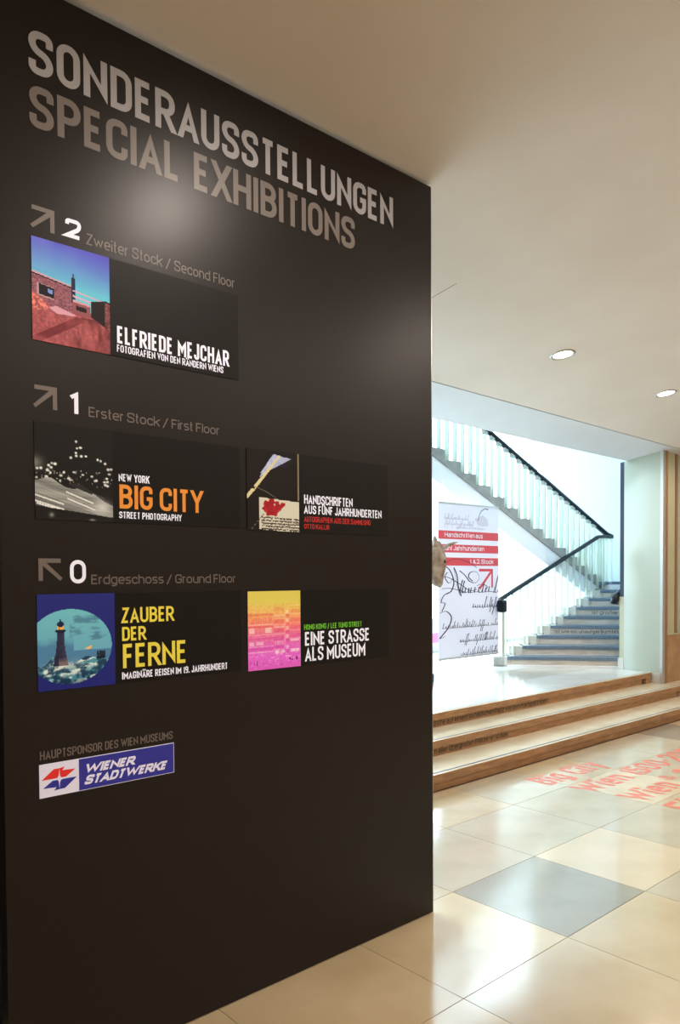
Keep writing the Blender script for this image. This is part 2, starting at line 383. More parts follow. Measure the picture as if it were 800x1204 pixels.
# ------------------------------------------------------------------ ceiling
def slab(name, poly, m, t=.14, dz=0):
    return MB().prism(poly, lambda x, y: cz(x, y)+dz, lambda x, y: cz(x, y)+t).build(name, m)
c1 = struct(slab('ceiling', [(-3.6, -6.1), (14.1, -6.1), (14.1, gy(14.1)), (-3.6, gy(-3.6))], PLASTER), 'sloping plastered ceiling of the hall')
c2 = MB().prism([(-3.6, gy(-3.6)+.016), (14.1, gy(14.1)+.016), (14.1, ey(14.1)), (-3.6, ey(-3.6))], cz, lambda x, y: cz(x, y)+.14).build('soffit_panel', SOFFIT, c1)
MB().prism([(-3.6, gy(-3.6)), (14.1, gy(14.1)), (14.1, gy(14.1)+.016), (-3.6, gy(-3.6)+.016)], lambda x, y: cz(x, y)+.03, lambda x, y: cz(x, y)+.14).build('shadow_joint', DBLUE, c1)
MB().prism([(3.672, 2.6), (3.677, 2.6), (3.677, 3.19), (3.672, 3.19)][::1] if 0 else [(3.672, 3.01), (3.676, 3.01), (3.676, 3.9), (3.672, 3.9)], lambda x, y: cz(x, y)-.0006, lambda x, y: cz(x, y)+.02).build('plaster_joint', JOINT, c1)

# ------------------------------------------------------------------ walls
def wall(name, x0, x1, y0, y1, z0, z1, m, label=None):
    return struct(MB().box(x0, x1, y0, y1, z0, z1).build(name, m), label)
wall('wall_back', -3.7, 14.2, -6.2, -6.1, -.12, 5.1, WALLM)
wall('wall_left', -3.7, -3.6, -6.1, 2.9, -.12, 5.1, WALLM)
wall('wall_right', 14.1, 14.2, -6.1, 4.42, -.12, 5.1, WALLM)
wall('wall_partition', -3.6, 1.2, 2.9, 3.0, -.12, 3.7, NAVY)
wall('wall_landing_left', 1.1, 1.2, 3.0, 8.6, -.12, 6.6, NAVY)
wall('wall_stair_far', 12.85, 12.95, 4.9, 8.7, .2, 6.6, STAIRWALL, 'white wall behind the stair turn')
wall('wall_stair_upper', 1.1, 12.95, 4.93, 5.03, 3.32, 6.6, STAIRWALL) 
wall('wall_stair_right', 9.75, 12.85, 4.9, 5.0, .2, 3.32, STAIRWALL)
struct(MB().box(1.1, 12.95, 4.93, 8.7, 6.6, 6.7).build('ceiling_stairwell', STAIRWALL))
MB().box(1.1, 14.2, 4.0, 4.93, 3.36, 3.5)  # (slab edge kept clear)

# window: tall glazing of the stairwell
win = struct(bpy.data.objects.new('window_1', None), 'tall glazed wall of the stairwell, bright with daylight'); COL.objects.link(win); win.location = (1.2, 8.6, LZ)
xs = [1.2, 3.55, 5.9, 8.25, 10.55, 12.85]
MB().box(1.2, 12.85, 8.58, 8.66, LZ, LZ+.05).build('window_sill', FRAME, win)
MB().box(1.2, 12.85, 8.58, 8.66, 6.5, 6.6).build('window_head', FRAME, win)
for x in xs[1:-1]: MB().box(x-.018, x+.018, 8.58, 8.66, LZ+.05, 6.5).build('mullion', FRAME, win)
for a, b in zip(xs[:-1], xs[1:]): MB().box(a, b, 8.617, 8.621, LZ+.05, 6.5).build('glass_pane', GLASS, win)
struct(MB().box(-30, 45, 8.75, 60, -.6, .15).build('ground_outside', mat('outside_paving', S((225, 226, 224)), .8)), 'bright paving outside the window')

# ------------------------------------------------------------------ right-hand pillar and wall panels
PX = 9.399
pil = struct(bpy.data.objects.new('pillar', None)); COL.objects.link(pil); pil.location = (PX, 4.64, .27)
pil['label'] = 'pillar faced with a glossy pale green panel, beside the staircase'
ztop = lambda x, y: cz(x, y)
MB().prism([(PX+.012, 4.40), (9.74, 4.40), (9.74, 4.90), (PX+.012, 4.90)], .27, ztop).build('core', ENDST, pil)
MB().prism([(PX, 4.425), (PX+.012, 4.425), (PX+.012, 4.905), (PX, 4.905)], LZ, ztop).build('green_panel', PANELG, pil)
MB().prism([(PX, 4.39), (PX+.012, 4.39), (PX+.012, 4.425), (PX, 4.425)], .27, ztop).build('edge_trim', ALU, pil)
MB().box(PX-.001, PX+.012, 4.425, 4.52, .27, LZ-.001).build('stone_base', ENDST, pil)
MB().prism([(PX+.012, 4.385), (PX+.06, 4.385), (PX+.06, 4.40), (PX+.012, 4.40)], .27, ztop).build('edge_trim', ALU, pil)
MB().prism([(PX+.06, 4.38), (9.515, 4.38), (9.515, 4.40), (PX+.06, 4.40)], .27, ztop).build('copper_trim', BRONZE, pil)
MB().prism([(PX+.002, 4.906), (PX+.09, 4.906), (PX+.09, 4.962), (PX+.002, 4.962)], 1.36, ztop).build('dark_frame', DBLUE, pil)
MB().prism([(PX+.002, 4.906), (PX+.12, 4.906), (PX+.12, 4.968), (PX+.002, 4.968)], LZ, 1.36).build('cream_frame', OLIVE, pil)
MB().box(PX-.008, PX+.12, 4.907, 4.985, LZ, LZ+.15).build('stone_foot', ENDST, pil)

wp = struct(bpy.data.objects.new('wall_panelled', None)); COL.objects.link(wp); wp.location = (9.74, 4.5, .27)
wp['label'] = 'panelled wall right of the pillar, cream panels over tan stone'
MB().prism([(9.74, 4.44), (14.1, 4.44), (14.1, 4.9), (9.74, 4.9)], .2, ztop).build('backing_wall', WALLM, wp)
MB().prism([(9.515, 4.395), (9.74, 4.395), (9.74, 4.4), (9.515, 4.4)], .89, ztop).build('panel', OLIVE, wp)
x = 9.775
MB().prism([(9.775, 4.40), (9.835, 4.40), (9.835, 4.44), (9.775, 4.44)], .89, ztop).build('copper_trim', BRONZE, wp)
while x < 14:
    MB().prism([(x+.06, 4.425), (min(x+1.0, 14.05), 4.425), (min(x+1.0, 14.05), 4.44), (x+.06, 4.44)], .89, ztop).build('panel', PANELG, wp)
    if x > 9.8: MB().prism([(x, 4.41), (x+.06, 4.41), (x+.06, 4.44), (x, 4.44)], .89, ztop).build('copper_trim', BRONZE, wp)
    x += 1.0
MB().box(9.515, 9.775, 4.385, 4.44, .27, .875).build('stone_panel', WOODP, wp)
for a in (9.777, 11.2, 12.62): MB().box(a, min(a+1.42, 14.05), 4.385, 4.44, .27, .875).build('stone_panel', WOODP, wp)
MB().box(9.515, 14.05, 4.375, 4.44, .876, .892).build('rail_trim', OLIVE, wp)

# ------------------------------------------------------------------ ceiling downlights
def normal_T(x, y):
    n = Vector((-.003, -.158, 1)); n = Vector((.003, .158, 1)).normalized(); z = n
    xx = Vector((1, 0, -.003)).normalized(); yy = z.cross(xx)
    return Matrix((xx, yy, z)).transposed()
def downlight(x, y, label, power):
    z = cz(x, y); t = thing('ceiling_downlight', label, 'downlight', (x, y, z), 'recessed ceiling downlights'); T = normal_T(x, y); c = (x, y, z)
    MB().lathe([(.098, -.001), (.098, -.005), (.090, -.009), (.080, -.006), (.078, .0)], 40, c, T).build('trim_ring', RING, t, True)
    MB().lathe([(.079, -.0006), (.060, -.0022), (.0, -.0026)], 32, c, T).build('lens', LENS, t, True)
    l = bpy.data.lights.new('downlight_lamp', 'SPOT'); l.energy = power; l.spot_size = math.radians(176); l.spot_blend = .45; l.shadow_soft_size = .07
    l.color = (1, .88, .77); o = bpy.data.objects.new('downlight_lamp', l); COL.objects.link(o); o.location = (x, y, z-.09)
    place(o, t)
    return t
downlight(5.342, 3.305, 'round ceiling downlight nearest the top right corner of the black board', SPOT_W)
downlight(7.191, 3.335, 'round ceiling downlight near the right picture edge, above the pillar', SPOT_W)
HID = [(9.0, 3.36, 'beyond the right picture edge, before the panelled wall'), (2.07, 1.15, 'mirrored in the board above its second-floor arrow'),
       (5.1, .26, 'mirrored in the board near its right edge'), (7.4, .8, 'added out of view, second row from the steps, middle'), (9.6, .8, 'added out of view, second row from the steps, far end'),
       (.2, .2, 'added unseen above the camera position'), (-1.7, .2, 'added out of view, left of the camera'), (2.9, -1.8, 'added out of view, third row, second from the left'), (5.2, -2.2, 'added out of view, third row, third from the left'),
       (7.5, -2.2, 'added out of view, third row, fourth from the left'), (10, -2.2, 'added out of view, third row, right end'), (.2, -2.2, 'added out of view, third row, left end'), (3, -4.4, 'added out of view, back row, left'), (6, -4.4, 'added out of view, back row, right')]
for x, y, where in HID:
    downlight(x, y, 'recessed ceiling downlight %s' % where, SPOT_W*1.1)  # out-of-view downlights are added to light the hall

# ------------------------------------------------------------------ the big black information board
YP = 2.44
board = thing('information_board', 'tall black lacquered information board headed SONDERAUSSTELLUNGEN standing on the tiled floor', 'board', (1.79, YP+.03, 0))
MB().box(.784, 2.79, YP, YP+.06, .004, 3.512).build('panel_board', BOARD, board, bevel=.0015)
MB().box(2.790, 2.7925, YP-.0005, YP+.06, .004, 3.512).build('edge_strip', STEEL, board)
MB().box(2.74, 2.785, YP+.01, YP+.05, 0, .004).build('foot_plate', STEEL, board)
def TP(x, z, o): return (x, YP-.0008-o, z)
letters('heading_lettering', GREYT, board, [('SONDERAUSSTELLUNGEN', .893, 2.528, 3.2365, .136, .0225)], TP)
letters('heading_lettering', GREYT2, board, [('SPECIAL', .893, 1.427, 3.070, .131, .0225), ('EXHIBITIONS', 1.484, 2.288, 3.070, .1335, .0225)], TP)
letters('floor_lettering', GREYT2, board, [('Zweiter Stock / Second Floor', 1.072, 1.658, 2.7515, .0365, .0043, .1)], TP)
letters('floor_lettering', GREYT2, board, [('Erster Stock / First Floor', 1.072, 1.583, 2.185, .0330, .0043, .1)], TP)
letters('floor_lettering', GREYT2, board, [('Erdgeschoss / Ground Floor', 1.073, 1.650, 1.6285, .0320, .0043, .1)], TP)
def digit(ch, x0, x1, z0, H, st):
    o = letters('floor_number', WHITET, board, [(ch, x0, x1, z0, H, st, .14)], TP)
digit('2', 1.002, 1.055, 2.756, .062, .0125); digit('1', 1.006, 1.037, 2.188, .073, .0135); digit('0', 1.001, 1.055, 1.632, .077, .0125)
def arrow(x0, z0, flip):
    s = .072; w = .0138; sx = -1 if flip else 1; cx = x0+(0 if flip else s)
    f = lambda a, b: TP(cx+sx*a, z0+b, 0)
    mb = MB()
    mb.add([f(-s, s), f(0, s), f(0, 0), f(-w, 0), f(-w, s-w), f(-s, s-w)], [(0, 1, 4, 5), (1, 2, 3, 4)])
    mb.add([f(-w*.2, s-w*1.2) if 0 else f(-w, s-w*.2), f(-w*.2, s-w), f(-s+w*.2, .0-w*.2+.003), f(-s-w*.35, .009)], [(0, 1, 2, 3)])
    for i, v in enumerate(mb.v): mb.v[i] = (v[0], v[1]-(0 if i < 6 else 4e-5), v[2])
    mb.build('direction_arrow', GREYT2, board)
arrow(.895, 2.754, False); arrow(.895, 2.191, False); arrow(.899, 1.641, True)

# painted prints ----------------------------------------------------
def vnoise(H, W, sx, sy, seed):
    r = np.random.RandomState(seed); g = r.rand(sy+2, sx+2)
    y = np.linspace(0, sy, H); x = np.linspace(0, sx, W); yi = y.astype(int); xi = x.astype(int); fy = (y-yi)[:, None]; fx = (x-xi)[None]
    fy = fy*fy*(3-2*fy); fx = fx*fx*(3-2*fx)
    a = g[yi][:, xi]; b = g[yi][:, xi+1]; c = g[yi+1][:, xi]; d = g[yi+1][:, xi+1]
    return (a*(1-fx)+b*fx)*(1-fy)+(c*(1-fx)+d*fx)*fy
def fbm(H, W, sx, sy, seed):
    a = sum(vnoise(H, W, sx*2**k, sy*2**k, seed+k*50)*.55**k for k in range(4)); return np.clip((a/2.0-.5)*1.7+.5, 0, 1)
def blend(img, mask, col):
    mask = np.clip(mask, 0, 1)[..., None]; return img*(1-mask)+np.array(col, float)*mask
def srgb2lin(a):
    a = np.clip(a/255., 0, 1); return np.where(a <= .04045, a/12.92, ((a+.055)/1.055)**2.4)
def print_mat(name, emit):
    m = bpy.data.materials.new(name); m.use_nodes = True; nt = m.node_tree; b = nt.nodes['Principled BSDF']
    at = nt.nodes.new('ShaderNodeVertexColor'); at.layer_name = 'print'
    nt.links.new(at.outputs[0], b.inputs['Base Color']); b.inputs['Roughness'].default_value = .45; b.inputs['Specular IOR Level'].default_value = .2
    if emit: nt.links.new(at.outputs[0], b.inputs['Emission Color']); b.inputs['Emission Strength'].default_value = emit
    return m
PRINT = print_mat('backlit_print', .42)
def picture(name, img, x0, x1, z0, z1, T, parent, m):
    H, W, _ = img.shape
    X = np.linspace(x0, x1, W+1); Z = np.linspace(z1, z0, H+1)
    vs = [T(x, z, 0) for z in Z for x in X]
    fs = [(r*(W+1)+c, (r+1)*(W+1)+c, (r+1)*(W+1)+c+1, r*(W+1)+c+1) for r in range(H) for c in range(W)]
    me = bpy.data.meshes.new(name); me.from_pydata(vs, [], fs); me.update()
    ca = me.color_attributes.new('print', 'FLOAT_COLOR', 'CORNER')
    lin = srgb2lin(img).reshape(-1, 3); lin = np.concatenate([lin, np.ones((len(lin), 1))], 1)
    ca.data.foreach_set('color', np.repeat(lin, 4, 0).astype(np.float32).ravel())
    me.materials.append(m); o = bpy.data.objects.new(name, me); COL.objects.link(o); place(o, parent); return o
def grid(H, W):
    v, u = np.mgrid[0:H, 0:W]; return (u+.5)/W, (v+.5)/H   # v measured down
def quadmask(u, v, pts):  # convex polygon clockwise in (u, v down)
    m = np.ones_like(u, bool)
    n = len(pts)
    for i in range(n):
        a, b = pts[i], pts[(i+1) % n]; m &= ((b[0]-a[0])*(v-a[1])-(b[1]-a[1])*(u-a[0])) >= 0
    return m.astype(float)
def pic_quarry():
    H, W = 150, 118; u, v = grid(H, W); img = np.zeros((H, W, 3))
    t = np.clip(v/.42, 0, 1)[..., None]
    img = np.array([92, 92, 205])*(1-t)+np.array([105, 205, 225])*t
    n = vnoise(H, W, 6, 8, 1); img = blend(img, np.clip((.8-u)*1.1, 0, 1)*n*.35*(v < .3), (170, 190, 240)); img = blend(img, np.clip(u-.5, 0, .5)*.7*(1-v*2).clip(0, 1), (80, 60, 190))
    g = 0.60+.02*np.sin(u*9)
    soil = vnoise(H, W, 40, 50, 2); soil2 = vnoise(H, W, 9, 8, 3)
    gm = (v > .66-.02*u) if 0 else (v > .62+.05*(1-u)*0)
    base = np.array([176, 88, 92])*(.8+.3*soil)[..., None]
    img = np.where(gm[..., None], base, img)
    # brick building
    br = np.array([150, 92, 104])*(.72+.5*vnoise(H, W, 60, 90, 4))[..., None]
    bm = quadmask(u, v, [(-.01, .345), (.51, .405), (.51, .71), (-.01, .66)])
    img = img*(1-bm[..., None])+br*bm[..., None]
    img = blend(img, quadmask(u, v, [(0, .325), (.51, .39), (.51, .408), (0, .345)]), (206, 168, 182)); img = blend(img, quadmask(u, v, [(0, .345), (.51, .406), (.51, .418), (0, .358)]), (50, 30, 36))
    img = blend(img, quadmask(u, v, [(.06, .435), (.27, .455), (.27, .575), (.06, .555)]), (190, 150, 150)); img = blend(img, quadmask(u, v, [(.085, .44), (.27, .462), (.27, .56), (.085, .545)]), (26, 18, 30))
    img = blend(img, quadmask(u, v, [(.195, .475), (.255, .48), (.255, .52), (.195, .515)]), (120, 150, 220))
    # chimney
    img = blend(img, quadmask(u, v, [(.495, .31), (.54, .31), (.545, .56), (.495, .56)])*1., (34, 40, 74)); img = blend(img, quadmask(u, v, [(.508, .265), (.528, .265), (.53, .32), (.506, .32)]), (34, 40, 74))
    # beams and the far shed
    img = blend(img, quadmask(u, v, [(.51, .425), (.9, .47), (.9, .482), (.51, .44)]), (222, 170, 196)); img = blend(img, quadmask(u, v, [(.51, .475), (.76, .505), (.76, .522), (.51, .495)]), (226, 176, 200))
    img = blend(img, quadmask(u, v, [(.51, .53), (.74, .55), (.74, .66), (.51, .66)]), (150, 84, 92)); img = blend(img, quadmask(u, v, [(.51, .52), (.74, .54), (.74, .56), (.51, .545)]), (214, 160, 176)); img = blend(img, quadmask(u, v, [(.55, .575), (.69, .585), (.69, .63), (.55, .62)]), (28, 16, 22))
    img = blend(img, quadmask(u, v, [(.75, .50), (.94, .46), (1.01, .47), (1.01, .72), (.95, .74), (.75, .66)]), (26, 16, 22))
    bb = quadmask(u, v, [(.93, .48), (1.01, .485), (1.01, .72), (.93, .73)]); br2 = np.array([126, 70, 70])*(.6+.7*vnoise(H, W, 60, 80, 9))[..., None]; img = img*(1-bb[..., None])+br2*bb[..., None]
    # rubble, pale slab
    rub = quadmask(u, v, [(0, .53), (.22, .64), (.2, .68), (0, .71)]); rb = np.array([220, 120, 112])*(.6+.7*vnoise(H, W, 50, 60, 5))[..., None]; img = img*(1-rub[..., None])+rb*rub[..., None]
    img = blend(img, quadmask(u, v, [(.2, .655), (.3, .625), (.55, .675), (.52, .69), (.3, .70)]), (222, 160, 176))
    # shadow band of the track
    d = np.abs((v-.70)-(.62-u)*.5); img = blend(img, (d < .045)*(v > .69)*(u < .66)*.75, (104, 34, 42))
    w = (u > .55)*(v > .68); img = blend(img, w*np.clip((vnoise(H, W, 22, 6, 6)-.35)*2, 0, 1)*.8, (96, 34, 36)); img = blend(img, np.clip((v-.86+.1*(1-u)*0)*3, 0, .6)*(u > .45), (70, 22, 26))
    img = blend(img, np.clip((soil2-.55)*2, 0, .4)*(v > .7), (206, 110, 110))
    return img*.9
def pic_city():
    H, W = 150, 118; u, v = grid(H, W); img = np.zeros((H, W, 3))+np.array([24, 22, 20]); r = random.Random(3)
    img = blend(img, np.exp(-((u)/.1)**2-((v-.42)/.07)**2)*.6, (190, 190, 175))
    def dot(x, y, a, b, c=235):
        nonlocal img; img = blend(img, np.clip(1.6-((u-x)/a)**2-((v-y)/b)**2, 0, 1), (c, c, c-8))
    for x, y in [(.52, .165), (.575, .225), (.53, .235), (.515, .285), (.52, .315), (.45, .34), (.585, .315), (.645, .31), (.80, .335), (.84, .345), (.9, .37), (.94, .43), (.98, .425), (.955, .48), (.92, .53), (.03, .48), (.075, .475), (.17, .44), (.21, .415), (.25, .42), (.2, .46), (.155, .49), (.19, .515), (.32, .535), (.36, .5), (.49, .49), (.6, .51), (.72, .52), (.76, .565), (.78, .56), (.14, .56), (.02, .575), (.31, .59), (.42, .56), (.44, .575), (.89, .57), (.9, .6), (.93, .565), (.93, .61)]: dot(x, y, .014+r.random()*.008, .010+r.random()*.005, 200+r.randrange(50))
    for _ in range(60): dot(r.random(), .47+r.random()*.16, .006, .006, 120+r.randrange(100))
    edge = .615+.26*np.clip(u-.2, 0, 1)-.05*np.exp(-((u-.17)/.14)**2)-.07*np.exp(-((u-.66)/.17)**2)
    streak = vnoise(H, W, 3, 60, 8); sl = v-.26*u
    st = np.zeros_like(u); rr_ = np.random.RandomState(4).rand(64); idx = np.clip((sl+.3)*60, 0, 62).astype(int); st = rr_[idx]*.6+rr_[idx+1]*.4
    body = 95+115*st*(.6+.5*streak)
    body = body*(1-.55*np.clip((sl-.74)*7, 0, 1)*(u < .75))
    m = (v > edge); img = np.where(m[..., None], body[..., None]*np.array([1, 1, .96]), img)
    img = blend(img, quadmask(u, v, [(.4, .615), (.56, .61), (.74, .69), (.72, .715), (.45, .635)]), (46, 44, 42)); img = blend(img, quadmask(u, v, [(.76, .70), (.88, .735), (.88, .76), (.78, .73)]), (60, 58, 56))
    for a, b, c in [(.0, .75, .24), (.0, .81, .22), (.02, .835, .2), (.38, .7, .3), (.4, .77, .3)]:
        L = np.abs(v-(b+c*(u-a))); img = blend(img, (L < .008)*(u > a)*(u < a+.36), (240, 240, 232))
    img = blend(img, np.exp(-((u-.86)/.12)**2-((v-.84)/.07)**2)*.8, (232, 232, 226))
    lo = .86+.09*u; img = np.where((v > lo)[..., None], np.array([26, 24, 22.]), img); img = blend(img, np.exp(-((u-.2)/.03)**2-((v-.95)/.025)**2)*.7, (200, 200, 190)); img = blend(img, np.exp(-((u-.72)/.04)**2-((v-.985)/.012)**2)*.7, (200, 200, 190))
    return img*.86
def pic_lighthouse():
    H, W = 145, 120; u, v = grid(H, W); img = np.zeros((H, W, 3))+np.array([38, 42, 118]); img = blend(img, np.clip(v, 0, 1)*.6, (26, 30, 112))
    circ = ((u-.41)/.545)**2+((v-.555)/.395)**2 < 1
    sea = np.zeros_like(img)
    t = np.clip((v-.15)/.6, 0, 1)[..., None]; sea = np.array([112, 192, 200])*(1-t)+np.array([104, 168, 194])*t
    c = fbm(H, W, 4, 12, 11); sea = blend(sea, np.clip((c-.62)*3, 0, .55)*(v > .2)*(v < .5)*(u > .4), (58, 96, 130))
    c2 = fbm(H, W, 5, 6, 12); sea = blend(sea, np.clip((v-.47+.1*c2)*6, 0, .65)*((u < .45) | (v > .60)), (62, 106, 150))
    w = fbm(H, W, 14, 26, 13); w2 = fbm(H, W, 6, 9, 14); cr = np.abs(np.sin((v*26+u*6+3.2*w2+1.2*w))); wv = v-.04*np.sin(u*14+1.5)
    wat = np.zeros_like(img)+np.array([22, 62, 88]); wat = blend(wat, np.clip((w-.42)*3, 0, .9), (84, 158, 172)); wat = blend(wat, np.clip((cr-.72)*4, 0, 1)*np.clip((w-.25)*3, 0, 1), (216, 230, 224)); wat = blend(wat, np.clip((w2-.55)*3, 0, .7)*np.clip((w-.4)*3, 0, 1), (196, 222, 220)); wat = blend(wat, np.clip((v-.84)*6, 0, .8)*np.clip(w2*1.2, 0, 1)*(u > .25), (10, 30, 62))
    hz = .70+.02*np.sin(u*20); sea = np.where((wv > hz)[..., None], wat, sea)
    sea = blend(sea, np.exp(-((u-.34)/.22)**2-((v-.755)/.05)**2)*.75*np.clip(w*1.6, 0, 1), (228, 228, 216))
    # sun, ship
    sea = blend(sea, quadmask(u, v, [(.62, .575), (.68, .555), (.70, .565), (.67, .59), (.6, .592)]), (246, 190, 90))
    for k in range(4):
        x = .765+.028*k; sea = blend(sea, quadmask(u, v, [(x-.011, .62-.01*(k % 2)), (x+.013, .62), (x+.016, .672), (x-.013, .675)]), (30, 42, 62))
    sea = blend(sea, quadmask(u, v, [(.735, .68), (.875, .675), (.86, .70), (.75, .70)]), (20, 28, 44)); sea = blend(sea, (np.abs(u-.8) < .004)*(v > .59)*(v < .68), (20, 28, 44))
    # tower
    hw = .045+.05*np.clip((v-.42)/.32, 0, 1)**2; tm = (np.abs(u-.285+.012*0) < hw)*(v > .41)*(v < .755)
    sh = np.clip((u-.2)/.18, 0, 1)[..., None]; tw = np.array([34, 38, 62])*(1-sh)+np.array([62, 58, 82])*sh; tw = tw*(.85+.3*vnoise(H, W, 40, 60, 15))[..., None]; tw = blend(tw, np.clip((v-.66)*8, 0, .5)*(u > .26), (190, 160, 140))
    sea = np.where((tm > 0)[..., None], tw, sea)
    sea = blend(sea, quadmask(u, v, [(.21, .385), (.24, .37), (.33, .37), (.36, .385), (.33, .405), (.24, .405)]), (26, 30, 52)); sea = blend(sea, quadmask(u, v, [(.245, .315), (.325, .315), (.325, .37), (.245, .37)]), (236, 180, 90)); sea = blend(sea, ((np.abs(u-.272) < .004) | (np.abs(u-.3) < .004))*(v > .315)*(v < .37), (60, 40, 40)); sea = blend(sea, ((u-.285)/.045)**2+((v-.315)/.03)**2 < 1, (26, 34, 70)); sea = blend(sea, (np.abs(u-.285) < .007)*(v > .26)*(v < .3), (26, 34, 70))
    return np.where(circ[..., None], sea, img)*.9
def pic_quill():
    H, W = 120, 76; u, v = grid(H, W); img = np.zeros((H, W, 3))+np.array([22, 16, 16])
    img = blend(img, quadmask(u, v, [(.50, .05), (.92, .08), (.78, .155), (.55, .245), (.36, .275), (.2, .34)]), (178, 184, 212)); img = blend(img, quadmask(u, v, [(.5, .04), (.6, .05), (.34, .28), (.22, .36), (.38, .16)]), (196, 202, 228))
    img = blend(img, quadmask(u, v, [(.6, .175), (.82, .15), (.72, .185), (.62, .195)]), (24, 26, 60)); n = vnoise(H, W, 30, 20, 21); img = blend(img, (img[..., 2] > 150)*n*.35, (110, 120, 160))
    img = blend(img, quadmask(u, v, [(.60, .05), (.645, .055), (.13, .52), (.0, .625), (0, .565)]), (214, 200, 150)); img = blend(img, quadmask(u, v, [(.1, .455), (.155, .47), (.14, .50), (.09, .485)]), (40, 26, 24))
    for k in range(16):
        t = k/15; x = .16+.40*t; y = .47+.02*math.sin(3*t)+.12*t*t; img = blend(img, np.clip(1.5-((u-x)/.009)**2-((v-y)/.005)**2, 0, 1), (150, 140, 110))
    pap = quadmask(u, v, [(.23, .59), (1.01, .62), (1.01, 1.01), (.23, .985)]); img = blend(img, pap, (204, 200, 180))
    r = np.random.RandomState(5)
    for row in range(5):
        y = .825+.035*row; ph = np.interp(np.linspace(0, 60, W), np.arange(61), r.rand(61)); yy = y+.018*ph[None]+.012*u; img = blend(img, (np.abs(v-yy) < .008)*(ph[None] > .12)*pap*(u > .26), (60, 50, 44))
        yy2 = y+.02*(1-ph[None])+.012*u; img = blend(img, (np.abs(v-yy2) < .006)*(ph[None] > .5)*pap*(u > .26), (90, 76, 66))
    a = np.arctan2(v-.71, (u-.46)*.63); rad = np.hypot((u-.46)*.63, v-.71); img = blend(img, (rad < .105+.012*np.sin(a*7)+.006*np.sin(a*13)), (158, 26, 36)); img = blend(img, quadmask(u, v, [(.55, .73), (.66, .635), (.73, .645), (.72, .675), (.64, .72)]), (158, 26, 36)); img = blend(img, np.hypot((u-.52)*.63, v-.67) < .012, (206, 200, 180))
    img = blend(img, ((rad < .07) & (rad > .058))*.5, (110, 14, 24)); img = blend(img, np.clip(vnoise(H, W, 14, 20, 22)-.5, 0, 1)*(rad < .1), (220, 60, 60))
    for k in range(9): x = .3-.026*k; y = .80+.022*k; img = blend(img, np.clip(1.5-((u-x)/.02)**2-((v-y)/.006)**2, 0, 1), (70, 56, 44) if k % 2 else (120, 108, 84))
    img = blend(img, (u > .975)*(v < .6), (140, 126, 96)); return img*.93
def pic_street():
    H, W = 120, 76; u, v = grid(H, W); cs = np.array([[205, 188, 84], [208, 190, 86], [222, 166, 92], [226, 128, 110], [218, 108, 150], [212, 100, 180], [214, 96, 196], [206, 86, 180]], float); t = v*(len(cs)-1.001); i = t.astype(int); f = (t-i)[..., None]; img = cs[i]*(1-f)+cs[i+1]*f
    L = np.zeros_like(u); r = random.Random(9)
    def rect(x0, x1, y0, y1, a): L[(u > x0) & (u < x1) & (v > y0) & (v < y1)] = a
    left = (u < .47)
    rect(0, .47, .17, .28, .05); rect(0, .47, .28, .32, -.22)
    for k in range(9): rect(.05+.045*k, .075+.045*k, .33, .42, -.15)
    for y in (.42, .55, .70, .77): rect(0, .47, y, y+.012, .35)
    for y in (.44, .59, .72): rect(0, .47, y, y+.03, -.2)
    rect(.02, .12, .47, .53, .5); rect(.31, .43, .465, .535, .55); rect(.02, .11, .64, .69, .5); rect(.16, .28, .64, .68, .45); rect(.33, .42, .63, .68, -.1)
    rect(.48, .68, .2, .26, -.12)
    for y in (.31, .35, .43, .46, .55, .65, .75): rect(.48, .68, y, y+.012, .35)
    for y in (.37, .48, .58, .69): rect(.49, .67, y, y+.05, -.2)
    for k in range(5): rect(.5+.035*k, .515+.035*k, .66, .70, .4)
    rect(.68, .7, .23, .75, .25)
    for y in (.25, .36, .46, .57, .71): rect(.71, .76, y, y+.05, .42); rect(.71, .78, y+.05, y+.10, -.22)
    rect(.78, 1, .18, .2, .2)
    for y in (.24, .35, .45, .56): rect(.8, 1, y, y+.055, -.15); rect(.78, 1, y+.055, y+.07, .25)
    rect(.8, .98, .63, .66, .6); rect(.8, .98, .76, .80, .6); rect(.5, .58, .77, .81, .6); rect(.6, .68, .77, .80, .5); rect(.7, .82, .84, .86, .5)
    for _ in range(70): x = r.random(); y = .78+.17*r.random(); rect(x, x+.03, y, y+.012, r.choice([.35, .25, -.25, -.2]))
    L = L+(vnoise(H, W, 40, 60, 31)-.5)*.25*(v > .17)
    img = np.where((L > 0)[..., None], img+(np.array([240, 236, 215])-img)*np.clip(L, 0, 1)[..., None], img*(1+np.clip(L, -1, 0)[..., None]*np.array([.15, .9, .35])))
    for x, y, h in ((.165, .92, .025), (.79, .885, .012), (.83, .90, .012), (.92, .885, .02)): img = blend(img, (np.abs(u-x) < .010)*(np.abs(v-y) < h), (40, 16, 40))
    return img*.98

